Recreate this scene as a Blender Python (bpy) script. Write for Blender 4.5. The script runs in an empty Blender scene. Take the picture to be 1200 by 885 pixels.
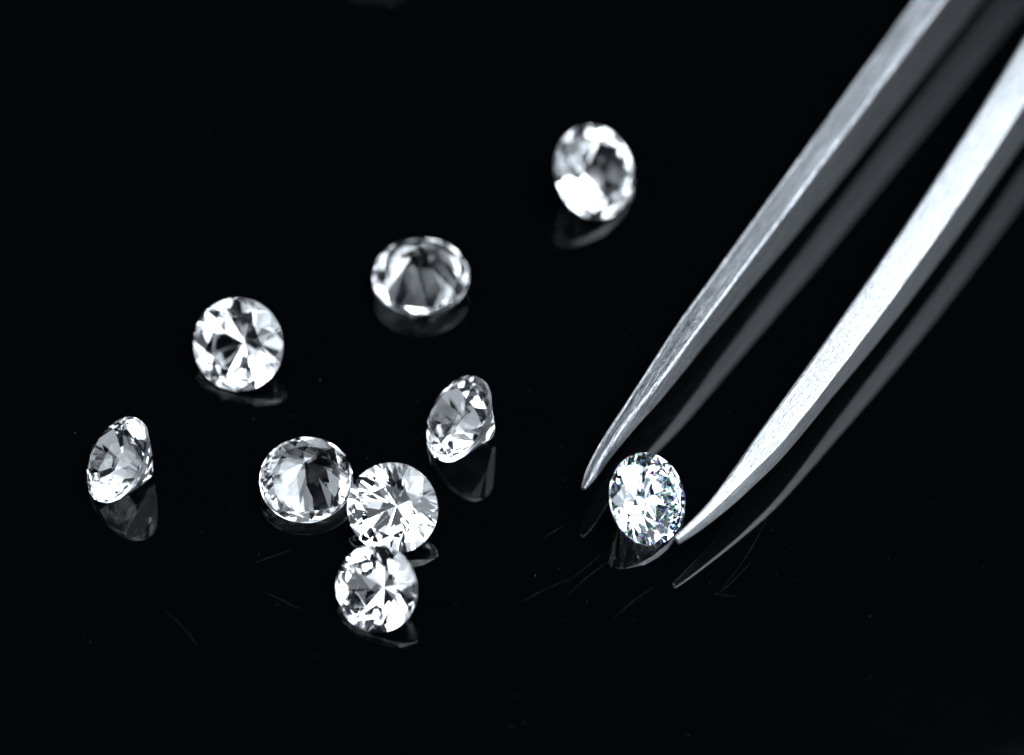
import bpy, bmesh, math, random
from mathutils import Vector, Matrix

rad = math.radians
SC = bpy.context.scene
COL = SC.collection
# one Blender unit is one millimetre: this is a macro photograph of stones 2.5 mm across
SC.unit_settings.system = 'METRIC'
SC.unit_settings.scale_length = 0.001
SC.unit_settings.length_unit = 'MILLIMETERS'

# ------------------------------------------------------------------ camera
ELEV = rad(53)
cam_d = bpy.data.cameras.new('camera')
cam = bpy.data.objects.new('camera', cam_d)
COL.objects.link(cam)
cam.location = (0, -120 * math.cos(ELEV), 120 * math.sin(ELEV))
cam.rotation_euler = (rad(90) - ELEV, 0, 0)
cam_d.sensor_width = 36
cam_d.lens = 36 * 120 / (1200 / 43.2)
cam_d.clip_start = 1
cam_d.clip_end = 3000
cam_d.dof.use_dof = True
cam_d.dof.focus_distance = 117.2
cam_d.dof.aperture_fstop = cam_d.lens / 1000 / 4.5
SC.camera = cam

# ------------------------------------------------------------------ world and lamps
w = bpy.data.worlds.new('World')
SC.world = w
w.use_nodes = True
w.node_tree.nodes['Background'].inputs[0].default_value = (0.6, 0.75, 1, 1)
w.node_tree.nodes['Background'].inputs[1].default_value = 0.013


def softbox(name, loc, size, radiance, target=(0, 0, 0), color=(0.83, 0.915, 1.0)):
    d = bpy.data.lights.new(name, 'AREA')
    d.shape = 'RECTANGLE'
    d.size, d.size_y = size
    d.color = color
    d.energy = radiance * 4 * size[0] * size[1]
    # the cloth of a softbox is brightest over its bulb and falls off to the edges
    d.use_nodes = True
    nt = d.node_tree
    em = nt.nodes['Emission']
    ge = nt.nodes.new('ShaderNodeNewGeometry')
    su = nt.nodes.new('ShaderNodeVectorMath')
    su.operation = 'DISTANCE'
    su.inputs[1].default_value = (0.5, 0.5, 0)
    nt.links.new(ge.outputs['Parametric'], su.inputs[0])
    mr = nt.nodes.new('ShaderNodeMapRange')
    mr.interpolation_type = 'SMOOTHSTEP'
    mr.inputs['From Min'].default_value = 0.05
    mr.inputs['From Max'].default_value = 0.62
    mr.inputs['To Min'].default_value = 1.35
    mr.inputs['To Max'].default_value = 0.22
    nt.links.new(su.outputs['Value'], mr.inputs['Value'])
    nt.links.new(mr.outputs[0], em.inputs['Strength'])
    o = bpy.data.objects.new(name, d)
    COL.objects.link(o)
    o.location = loc
    o.rotation_euler = (Vector(target) - Vector(loc)).to_track_quat('-Z', 'Y').to_euler()
    return o


softbox('softbox_overhead', (110, -10, 320), (400, 270), 7.5, (0, 0, 0))
softbox('softbox_top_left', (-230, -70, 280), (190, 200), 4.0)
softbox('softbox_back_left', (-260, 190, 230), (190, 190), 0.8)
softbox('softbox_left', (-340, -30, 120), (240, 200), 4.2)
softbox('softbox_right', (320, -150, 130), (220, 180), 4.8)
softbox('softbox_front', (-60, -330, 170), (320, 200), 3.4)

SC.view_settings.view_transform = 'Standard'
SC.view_settings.look = 'None'
SC.view_settings.exposure = 0
SC.view_settings.gamma = 1
SC.view_settings.use_curve_mapping = False
SC.render.engine = 'CYCLES'
cy = SC.cycles
cy.max_bounces = 28
cy.transmission_bounces = 24
cy.glossy_bounces = 20
cy.diffuse_bounces = 3
cy.transparent_max_bounces = 8
cy.caustics_reflective = True
cy.caustics_refractive = True
cy.blur_glossy = 0.0
cy.sample_clamp_indirect = 12
cy.use_denoising = True
cy.denoiser = 'OPENIMAGEDENOISE'


# ------------------------------------------------------------------ helpers
def new_mat(name):
    m = bpy.data.materials.new(name)
    m.use_nodes = True
    nt = m.node_tree
    nt.nodes.clear()
    out = nt.nodes.new('ShaderNodeOutputMaterial')
    return m, nt, out


def obj(name, bm, mat, parent=None, smooth=False):
    me = bpy.data.meshes.new(name)
    bm.to_mesh(me)
    bm.free()
    me.materials.append(mat)
    if smooth:
        for p in me.polygons:
            p.use_smooth = True
    o = bpy.data.objects.new(name, me)
    COL.objects.link(o)
    if parent:
        o.parent = parent
    return o


def thing(name, label, cat, group=None, loc=(0, 0, 0)):
    o = bpy.data.objects.new(name, None)
    o.empty_display_size = 0.5
    COL.objects.link(o)
    o.location = loc
    o['label'] = label
    o['category'] = cat
    if group:
        o['group'] = group
    return o


# ------------------------------------------------------------------ materials
def gem_mat(name, ior, disp=0.0, rough=0.0, tint=(1, 1, 1)):
    m, nt, out = new_mat(name)
    N, L = nt.nodes, nt.links
    # faint dust and wear on the facets
    tc = N.new('ShaderNodeTexCoord')
    nz = N.new('ShaderNodeTexNoise')
    nz.inputs['Scale'].default_value = 26
    nz.inputs['Detail'].default_value = 3
    L.new(tc.outputs['Object'], nz.inputs['Vector'])
    rp = N.new('ShaderNodeMapRange')
    rp.inputs['From Min'].default_value = 0.66
    rp.inputs['From Max'].default_value = 0.78
    rp.inputs['To Min'].default_value = rough
    rp.inputs['To Max'].default_value = rough + 0.12
    L.new(nz.outputs['Fac'], rp.inputs['Value'])
    if disp:
        cols = ((tint[0], 0, 0), (0, tint[1], 0), (0, 0, tint[2]))
        last = None
        for c, k in zip(cols, (-1, 0, 1)):
            g = N.new('ShaderNodeBsdfGlass')
            g.inputs['Color'].default_value = (*c, 1)
            g.inputs['IOR'].default_value = ior + k * disp
            L.new(rp.outputs[0], g.inputs['Roughness'])
            if last is None:
                last = g.outputs[0]
            else:
                a = N.new('ShaderNodeAddShader')
                L.new(last, a.inputs[0])
                L.new(g.outputs[0], a.inputs[1])
                last = a.outputs[0]
        g = N.new('ShaderNodeBsdfGlass')
        g.inputs['Color'].default_value = (*tint, 1)
        g.inputs['IOR'].default_value = ior
        L.new(rp.outputs[0], g.inputs['Roughness'])
        mx = N.new('ShaderNodeMixShader')
        mx.inputs[0].default_value = 0.06
        L.new(g.outputs[0], mx.inputs[1])
        L.new(last, mx.inputs[2])
        L.new(mx.outputs[0], out.inputs[0])
    else:
        g = N.new('ShaderNodeBsdfGlass')
        g.inputs['Color'].default_value = (*tint, 1)
        g.inputs['IOR'].default_value = ior
        L.new(rp.outputs[0], g.inputs['Roughness'])
        L.new(g.outputs[0], out.inputs[0])
    return m


M_GEM = gem_mat('clear_gem', 1.63)
M_GIRDLE = gem_mat('bruted_girdle', 1.63, 0.0, 0.28, (0.96, 0.97, 1))
M_FINE = gem_mat('fiery_gem', 2.4, 0.012, 0.0, (0.965, 0.985, 1))
M_FINE_GIRDLE = gem_mat('fine_girdle', 2.35, 0.0, 0.15)


def plate_mat():
    m, nt, out = new_mat('black_gloss_acrylic')
    N, L = nt.nodes, nt.links
    p = N.new('ShaderNodeBsdfPrincipled')
    p.inputs['Base Color'].default_value = (0.0005, 0.0006, 0.0009, 1)
    p.inputs['IOR'].default_value = 1.5
    # faint wiped-on residue: patches where the gloss is a little duller
    tc = N.new('ShaderNodeTexCoord')
    nz = N.new('ShaderNodeTexNoise')
    nz.inputs['Scale'].default_value = 0.12
    nz.inputs['Detail'].default_value = 5
    L.new(tc.outputs['Object'], nz.inputs['Vector'])
    mr = N.new('ShaderNodeMapRange')
    mr.inputs['From Min'].default_value = 0.4
    mr.inputs['From Max'].default_value = 0.75
    mr.inputs['To Min'].default_value = 0.015
    mr.inputs['To Max'].default_value = 0.07
    L.new(nz.outputs['Fac'], mr.inputs['Value'])
    L.new(mr.outputs[0], p.inputs['Roughness'])
    L.new(p.outputs[0], out.inputs[0])
    return m


M_PLATE = plate_mat()


def steel_mat(name, wear, dark, bright=0.7):
    m, nt, out = new_mat(name)
    N, L = nt.nodes, nt.links

    def noise(scale, detail, rough):
        mp = N.new('ShaderNodeMapping')
        mp.inputs['Scale'].default_value = scale
        L.new(tc.outputs['UV'], mp.inputs[0])
        n = N.new('ShaderNodeTexNoise')
        n.inputs['Scale'].default_value = 1.0
        n.inputs['Detail'].default_value = detail
        n.inputs['Roughness'].default_value = rough
        L.new(mp.outputs[0], n.inputs['Vector'])
        return n.outputs['Fac']

    def mix(a, b, op):
        q = N.new('ShaderNodeMath')
        q.operation = op
        for i, x in enumerate((a, b)):
            if isinstance(x, float):
                q.inputs[i].default_value = x
            else:
                L.new(x, q.inputs[i])
        return q.outputs[0]

    def remap(x, a, b, c, d):
        q = N.new('ShaderNodeMapRange')
        for k, val in zip(('From Min', 'From Max', 'To Min', 'To Max'), (a, b, c, d)):
            q.inputs[k].default_value = val
        L.new(x, q.inputs['Value'])
        return q.outputs[0]
    tc = N.new('ShaderNodeTexCoord')
    brush = noise((0.8, 30, 1), 4, 0.7)          # fine grinding marks along the arm
    coarse = noise((2.0, 9, 1), 3, 0.6)
    pits = noise((9, 11, 1), 4, 0.7)            # small pits and tarnish
    height = mix(mix(brush, 0.7, 'MULTIPLY'), mix(coarse, 0.5, 'MULTIPLY'), 'ADD')
    height = mix(height, mix(remap(pits, 0.3, 0.45, 0.0, 1.0), 0.2, 'MULTIPLY'), 'ADD')
    p = N.new('ShaderNodeBsdfPrincipled')
    p.inputs['Metallic'].default_value = 1
    L.new(remap(brush, 0.25, 0.75, 0.22, 0.4), p.inputs['Roughness'])
    streak = noise((0.45, 10, 1), 5, 0.8)        # darker and lighter grinding lines
    tone = mix(remap(pits, 0.38, 0.56, 1 - 0.66 * wear, 1.0), remap(streak, 0.36, 0.6, 1 - wear, 1.0), 'MULTIPLY')
    ramp = N.new('ShaderNodeValToRGB')
    ramp.color_ramp.elements[0].position = 0.25
    ramp.color_ramp.elements[0].color = (dark, dark, dark * 1.06, 1)
    ramp.color_ramp.elements[1].position = 0.85
    ramp.color_ramp.elements[1].color = (bright, bright * 1.02, bright * 1.06, 1)
    L.new(tone, ramp.inputs[0])
    L.new(ramp.outputs[0], p.inputs['Base Color'])
    b = N.new('ShaderNodeBump')
    b.inputs['Strength'].default_value = 1.0
    b.inputs['Distance'].default_value = 0.03
    L.new(height, b.inputs['Height'])
    L.new(b.outputs[0], p.inputs['Normal'])
    L.new(p.outputs[0], out.inputs[0])
    return m


M_STEEL = steel_mat('brushed_steel', 0.75, 0.26)
M_LIT_STEEL = steel_mat('lit_steel', 0.28, 0.3, 0.56)  # same steel with the mottling toned down: strong light painted into the colour

# ------------------------------------------------------------------ the plate
bm = bmesh.new()
bmesh.ops.create_grid(bm, x_segments=1, y_segments=1, size=160)
plate = obj('black_acrylic_surface', bm, M_PLATE)
plate['kind'] = 'structure'


# ------------------------------------------------------------------ diamonds
def brilliant(R, table=0.57, crown=34.5, pav=43.0, girdle=0.06, upper=41.5, star=21.5, lower=1.3, culet=0.0):
    """a round brilliant as a convex solid cut from a disc, facet by facet; returns crown, table, girdle, pavilion faces"""
    bm = bmesh.new()
    bmesh.ops.create_cone(bm, cap_ends=True, cap_tris=False, segments=96, radius1=1, radius2=1, depth=3)
    gt, gb = girdle / 2, -girdle / 2
    zt = gt + (1 - table) * math.tan(rad(crown))
    zc = gb - math.tan(rad(pav)) * 0.985

    def cut(n, p):
        g = bm.verts[:] + bm.edges[:] + bm.faces[:]
        r = bmesh.ops.bisect_plane(bm, geom=g, dist=1e-6, plane_co=p, plane_no=n, clear_outer=True)
        ed = [x for x in r['geom_cut'] if isinstance(x, bmesh.types.BMEdge)]
        if len(ed) > 2:
            bmesh.ops.contextual_create(bm, geom=ed)

    def nrm(a, ang, up):
        s = math.sin(rad(ang))
        return Vector((s * math.cos(a), s * math.sin(a), up * math.cos(rad(ang))))
    q = rad(45)
    c11 = math.cos(q / 4)
    cut(Vector((0, 0, 1)), Vector((0, 0, zt)))
    if culet:                                     # a worn, blunted point
        cut(Vector((0, 0, -1)), Vector((0, 0, zc + culet)))
    for k in range(8):
        a = k * q
        cut(nrm(a, crown, 1), Vector((math.cos(a), math.sin(a), gt)))
        cut(nrm(a, pav, -1), Vector((0, 0, zc)))
    for k in range(8):
        a = k * q
        b = a + q / 2
        d = table * math.cos(q / 2)
        cut(nrm(b, star, 1), Vector((d * math.cos(b), d * math.sin(b), zt)))
        for s in (-1, 1):
            c = a + s * q / 4
            P = Vector((c11 * math.cos(c), c11 * math.sin(c), 0))
            cut(nrm(c, upper, 1), P + Vector((0, 0, gt)))
            cut(nrm(c, pav + lower, -1), P + Vector((0, 0, gb)))
    bmesh.ops.remove_doubles(bm, verts=bm.verts, dist=1e-5)
    bmesh.ops.recalc_face_normals(bm, faces=bm.faces)
    bmesh.ops.scale(bm, vec=(R, R, R), verts=bm.verts)
    bm.normal_update()
    return bm


def split(bm, test):
    c = bm.copy()
    c.normal_update()
    bmesh.ops.delete(c, geom=[f for f in c.faces if not test(f.normal)], context='FACES')
    return c


GROUP = 'loose brilliant cut diamonds on the black plate'


def diamond(label, xy, D, tilt, azim, mats=(M_GEM, M_GIRDLE), rot=0.0, lift=0.0, **kw):
    """tilt: angle between the table normal and straight up; azim: where the table faces, in plan"""
    t, a = rad(tilt), rad(azim)
    n = Vector((math.sin(t) * math.cos(a), math.sin(t) * math.sin(a), math.cos(t)))
    Q = n.to_track_quat('Z', 'Y').to_matrix() @ Matrix.Rotation(rad(rot), 3, 'Z')
    bm = brilliant(D / 2, **kw)
    bm.transform(Q.to_4x4())
    zmin = min(v.co.z for v in bm.verts)
    bm.transform(Matrix.Translation((0, 0, -zmin + 0.004 + lift)))
    root = thing('diamond', label, 'diamond', GROUP, (xy[0], xy[1], 0))
    g, e = mats
    up = lambda nn: nn.dot(n)
    crown = obj('crown', split(bm, lambda f: 0.15 < up(f) < 0.9995), g, root)
    obj('table_facet', split(bm, lambda f: up(f) >= 0.9995), g, crown)
    obj('girdle', split(bm, lambda f: abs(up(f)) <= 0.15), e, root)
    obj('pavilion', split(bm, lambda f: up(f) < -0.15), g, root)
    bm.free()
    return root


diamond('blurred diamond farthest from the viewer, alone left of the long tweezer arm', (2.28, 6.45), 2.64, 43, -37, rot=10, lower=3, table=0.62)
diamond('blurred diamond resting on its table with its point up, second farthest back', (-2.51, 3.12), 2.64, 180, 0, rot=30, pav=44, lower=1.2, girdle=0.1)
diamond('bright round diamond seen face on at the left, behind the side-lying one', (-7.39, 0.43), 2.53, 43, -110, rot=14, table=0.6, lower=3, crown=32)
diamond('side-lying diamond showing table and pavilion, in the middle near the tweezers', (-1.41, -2.08), 2.44, 47, 185, rot=3, pav=46, culet=0.17, lower=2.5, girdle=0.12, table=0.6)
diamond('side-lying diamond with dark table, leftmost of all the stones', (-10.44, -3.42), 2.42, 45.5, 186, rot=20, pav=44.5, culet=0.14, lower=2.5, girdle=0.1, table=0.6)
diamond('dark transparent diamond lying table down, left of the touching pair', (-5.46, -3.78), 2.48, 169, 90, rot=16, pav=41, lower=1.2, girdle=0.08, crown=32)
diamond('bright face-up diamond with a star of facets, rear one of the touching pair', (-3.14, -4.97), 2.42, 43, -104, rot=12, table=0.55, lower=1.0, pav=44)
diamond('slightly blurred diamond nearest the viewer, in front of the bright star-faceted one', (-3.52, -7.48), 2.27, 43, -122, rot=12, table=0.64, lower=3)
diamond('sparkling diamond with blue fire lying between the open tweezer tips', (3.57, -4.65), 2.46, 43, -33, mats=(M_FINE, M_FINE_GIRDLE), rot=4, pav=41.2, crown=34, lower=1.0)
diamond('diamond cut off by the top edge, only a sliver of its rim in view', (-3.9, 15.18), 2.5, 180, 0, rot=3)

# ------------------------------------------------------------------ tweezers
RIGHT = [
([4.253, -6.043, 1.156], [4.318, -6.148, 1.15], 0.2),
([4.597, -5.662, 1.2], [4.741, -5.781, 1.19], 0.285),
([5.175, -4.963, 1.278], [5.395, -5.145, 1.264], 0.389),
([5.807, -4.047, 1.408], [6.159, -4.341, 1.385], 0.508),
([6.511, -2.925, 1.506], [7.04, -3.37, 1.472], 0.631),
([7.317, -1.681, 1.606], [7.918, -2.191, 1.568], 0.791),
([8.203, -0.324, 1.724], [8.838, -0.87, 1.683], 0.99),
([9.146, 1.133, 1.882], [9.815, 0.552, 1.84], 1.222),
([10.142, 2.712, 2.051], [10.843, 2.096, 2.007], 1.404),
([11.186, 4.414, 2.231], [11.917, 3.763, 2.185], 1.558),
([12.274, 6.237, 2.424], [13.027, 5.556, 2.376], 1.726),
([13.399, 8.168, 2.649], [14.17, 7.461, 2.6], 1.95),
([14.572, 10.266, 2.841], [15.386, 9.507, 2.789], 2.092),
]
LEFT = [
([1.819, -4.456, 1.118], [1.908, -4.493, 1.17], 0.11),
([1.973, -3.809, 1.104], [2.146, -4.049, 1.226], 0.2),
([2.382, -2.951, 1.184], [2.592, -3.243, 1.327], 0.381),
([2.957, -1.952, 1.29], [3.22, -2.317, 1.463], 0.587),
([3.628, -0.809, 1.42], [3.99, -1.312, 1.648], 0.785),
([4.368, 0.452, 1.599], [4.799, -0.145, 1.856], 1.01),
([5.245, 1.819, 1.739], [5.69, 1.208, 1.983], 1.218),
([6.194, 3.296, 1.893], [6.655, 2.675, 2.12], 1.442),
([7.213, 4.881, 2.058], [7.691, 4.251, 2.264], 1.678),
([8.299, 6.577, 2.228], [8.796, 5.936, 2.412], 1.917),
([9.457, 8.419, 2.36], [9.973, 7.759, 2.53], 2.086),
([10.683, 10.369, 2.498], [11.219, 9.69, 2.653], 2.261),
([11.978, 12.431, 2.639], [12.535, 11.729, 2.782], 2.432),
]


def smooth_stations(st, meet):
    rows = [list(a[0]) + list(a[1]) + [a[2]] for a in st]
    step = [(x - y) / 2 for x, y in zip(rows[-1], rows[-3])]
    ahead = lambda k, g: [x + d * k * (g if i in (2, 5, 6) else 1) for i, (x, d) in enumerate(zip(rows[-1], step))]
    a1, a2, a9 = ahead(1, 1), ahead(2.2, 1), ahead(14, 0.6)
    end = list(meet[0]) + list(meet[1]) + [3.4]
    mid = [p * 0.45 + q * 0.55 for p, q in zip(a9, end)]
    out = []
    rows.append(a1)
    for i in range(len(rows) - 2):
        p0, p1, p2, p3 = rows[max(i - 1, 0)], rows[i], rows[i + 1], rows[i + 2]
        for k in range(4):
            t = k / 4
            out.append([0.5 * (2 * b + (c - a) * t + (2 * a - 5 * b + 4 * c - d) * t * t + (3 * b - a - 3 * c + d) * t ** 3)
                        for a, b, c, d in zip(p0, p1, p2, p3)])
    out += [rows[-2], a2, mid, end]
    return out


def rounded(corners, radii, n=4):
    """profile of a bar with each corner rounded by its own radius"""
    pts = []
    m = len(corners)
    for k in range(m):
        p, c, q = corners[k - 1], corners[k], corners[(k + 1) % m]
        da, db = p - c, q - c
        a = c + da.normalized() * min(radii[k], 0.42 * da.length)
        b = c + db.normalized() * min(radii[k], 0.42 * db.length)
        for i in range(n + 1):
            t = i / n
            pts.append(a * (1 - t) ** 2 + c * 2 * t * (1 - t) + b * t * t)
    return pts


def run_y(p, st):
    return (p - Vector(st[0][1])).length


def arm(st, meet, parent, radii, lean, lip=0.0, mat=None):
    bm = bmesh.new()
    uv = bm.loops.layers.uv.new('UVMap')
    rings, along = [], []
    for r in smooth_stations(st, meet):
        TL, TR, h = Vector(r[0:3]), Vector(r[3:6]), r[6]
        # near the tip the flank leans outwards, further back it is upright
        k = max(0.0, 1 - run_y(TR, st) / 6.5)
        w_ = TR - TL
        BR = TR - Vector((0, 0, h)) + Vector((0.82, -0.57, 0)) * lean * k * min(1, w_.length * 2.5)
        BL = TL - Vector((0, 0, h * 0.96))
        corners, rr = [TL, TR, BR, BL], list(radii)
        if lip:                                   # a narrow flat added along the outer edge to catch a bright line
            w_ = TR - TL
            flat = min(lip, 0.35 * w_.length)
            corners.insert(1, TL + Vector((w_.x, w_.y, 0)).normalized() * flat + Vector((0, 0, 0.05 * flat)))
            rr[0] = 0.015
            rr.insert(1, 0.015)
        pts = rounded(corners, rr)
        rings.append([bm.verts.new(p) for p in pts])
        along.append((TL + TR + BR + BL) / 4)
    run = [0.0]
    for p, q in zip(along, along[1:]):
        run.append(run[-1] + (q - p).length)
    n = len(rings[0])
    for i in range(len(rings) - 1):
        A, B = rings[i], rings[i + 1]
        va = vb = 0.0
        for k in range(n):
            l = (k + 1) % n
            f = bm.faces.new((A[k], A[l], B[l], B[k]))
            wa, wb = (A[l].co - A[k].co).length, (B[l].co - B[k].co).length
            for lp, c in zip(f.loops, ((run[i], va), (run[i], va + wa), (run[i + 1], vb + wb), (run[i + 1], vb))):
                lp[uv].uv = c
            va += wa
            vb += wb
    bm.faces.new(rings[0][::-1])
    bm.faces.new(rings[-1])
    bmesh.ops.recalc_face_normals(bm, faces=bm.faces)
    o = obj('arm', bm, mat or M_STEEL, parent, smooth=True)
    o.data.set_sharp_from_angle(angle=rad(28))
    return o


tw = thing('tweezers', 'brushed steel tweezers reaching in from the upper right with open pointed tips', 'tweezers', None, (0, 0, 0))
arm(RIGHT, ((54.6, 82.2, 9.8), (56.0, 81.4, 9.8)), tw, (0.12, 0.03, 0.06, 0.06), 0.2, 0.0, M_LIT_STEEL)
arm(LEFT, ((53.0, 83.0, 9.8), (54.4, 82.2, 9.8)), tw, (0.07, 0.14, 0.06, 0.06), 0.16, 0.085)
bm = bmesh.new()
bmesh.ops.create_cube(bm, size=1)
for v in bm.verts:
    v.co = Vector((v.co.x * 4.2, v.co.y * 14, v.co.z * 4.0))
bmesh.ops.bevel(bm, geom=bm.edges[:], offset=0.5, segments=2, affect='EDGES')
bm.transform(Matrix.Translation((56.6, 86.5, 8.2)) @ Matrix.Rotation(rad(-28), 4, 'Z'))
obj('welded_end', bm, M_STEEL, tw)

# ------------------------------------------------------------------ dust and scratches on the plate
def diffuse(name, col, rough=0.6):
    m, nt, out = new_mat(name)
    p = nt.nodes.new('ShaderNodeBsdfPrincipled')
    nz = nt.nodes.new('ShaderNodeTexNoise')
    nz.inputs['Scale'].default_value = 3
    mr = nt.nodes.new('ShaderNodeMixRGB')
    mr.inputs[1].default_value = (*[c * 0.6 for c in col], 1)
    mr.inputs[2].default_value = (*col, 1)
    nt.links.new(nz.outputs['Fac'], mr.inputs[0])
    nt.links.new(mr.outputs[0], p.inputs['Base Color'])
    p.inputs['Roughness'].default_value = rough
    nt.links.new(p.outputs[0], out.inputs[0])
    return m


rnd = random.Random(7)
bm = bmesh.new()


def speck(x, y, r):
    vs = []
    for dx, dy, dz in ((1, 0, 0), (0, 1, 0), (-1, 0, 0), (0, -1, 0), (0.2, 0.1, 0.7)):
        vs.append(bm.verts.new((x + dx * r * rnd.uniform(0.5, 1.3), y + dy * r * rnd.uniform(0.5, 1.3), max(0.0006, dz * r * rnd.uniform(0.5, 1)))))
    for k in range(4):
        bm.faces.new((vs[k], vs[(k + 1) % 4], vs[4]))
    bm.faces.new((vs[3], vs[2], vs[1], vs[0]))


for k in range(160):
    speck(rnd.uniform(-15, 17), rnd.uniform(-13, 16), 0.004 + 0.007 * rnd.random() ** 3)
for k in range(150):                              # more of it where the work is done
    speck(rnd.gauss(2.5, 5), rnd.gauss(-5, 3), 0.004 + 0.009 * rnd.random() ** 3)
dust = obj('dust', bm, diffuse('pale_dust', (0.16, 0.17, 0.18)))
dust['kind'] = 'stuff'
dust['label'] = 'fine pale dust specks lying on the black plate'

bm = bmesh.new()


def scratch(x, y, ang, ln, wd):
    d = Vector((math.cos(ang), math.sin(ang), 0))
    s = Vector((-d.y, d.x, 0))
    bend = rnd.uniform(-0.04, 0.04) * ln
    prev = None
    n = 6
    for i in range(n + 1):
        t = i / n
        c = Vector((x, y, 0.0006)) + d * ln * (t - 0.5) + s * bend * math.sin(math.pi * t)
        w_ = wd * (0.15 + math.sin(math.pi * t) * rnd.uniform(0.5, 1))
        row = [bm.verts.new(c - s * w_), bm.verts.new(c + Vector((0, 0, w_ * 0.5))), bm.verts.new(c + s * w_)]
        if prev:
            for a, b in ((0, 1), (1, 2)):
                bm.faces.new((prev[a], prev[b], row[b], row[a]))
        prev = row


for k in range(22):
    scratch(rnd.gauss(1, 5.5), rnd.gauss(-5.5, 3), rad(rnd.gauss(45, 34)), 0.15 + 1.6 * rnd.random() ** 2.5, rnd.uniform(0.001, 0.002))
for x, y, an, ln in ((4.7, -1.0, 38, 3.2), (6.2, -5.6, 62, 3.0), (5.8, -6.6, 48, 1.6), (-8.6, -8.2, -52, 1.8), (-6.3, -5.9, 22, 1.2), (-6.0, -7.3, -30, 1.4), (2.0, -6.6, 45, 1.5)):
    scratch(x, y, rad(an), ln, 0.0022)
sc = obj('scratches', bm, diffuse('scratched_acrylic', (0.012, 0.013, 0.014), 0.55))
sc['kind'] = 'stuff'
sc['label'] = 'faint hairline scratches in the black plate'
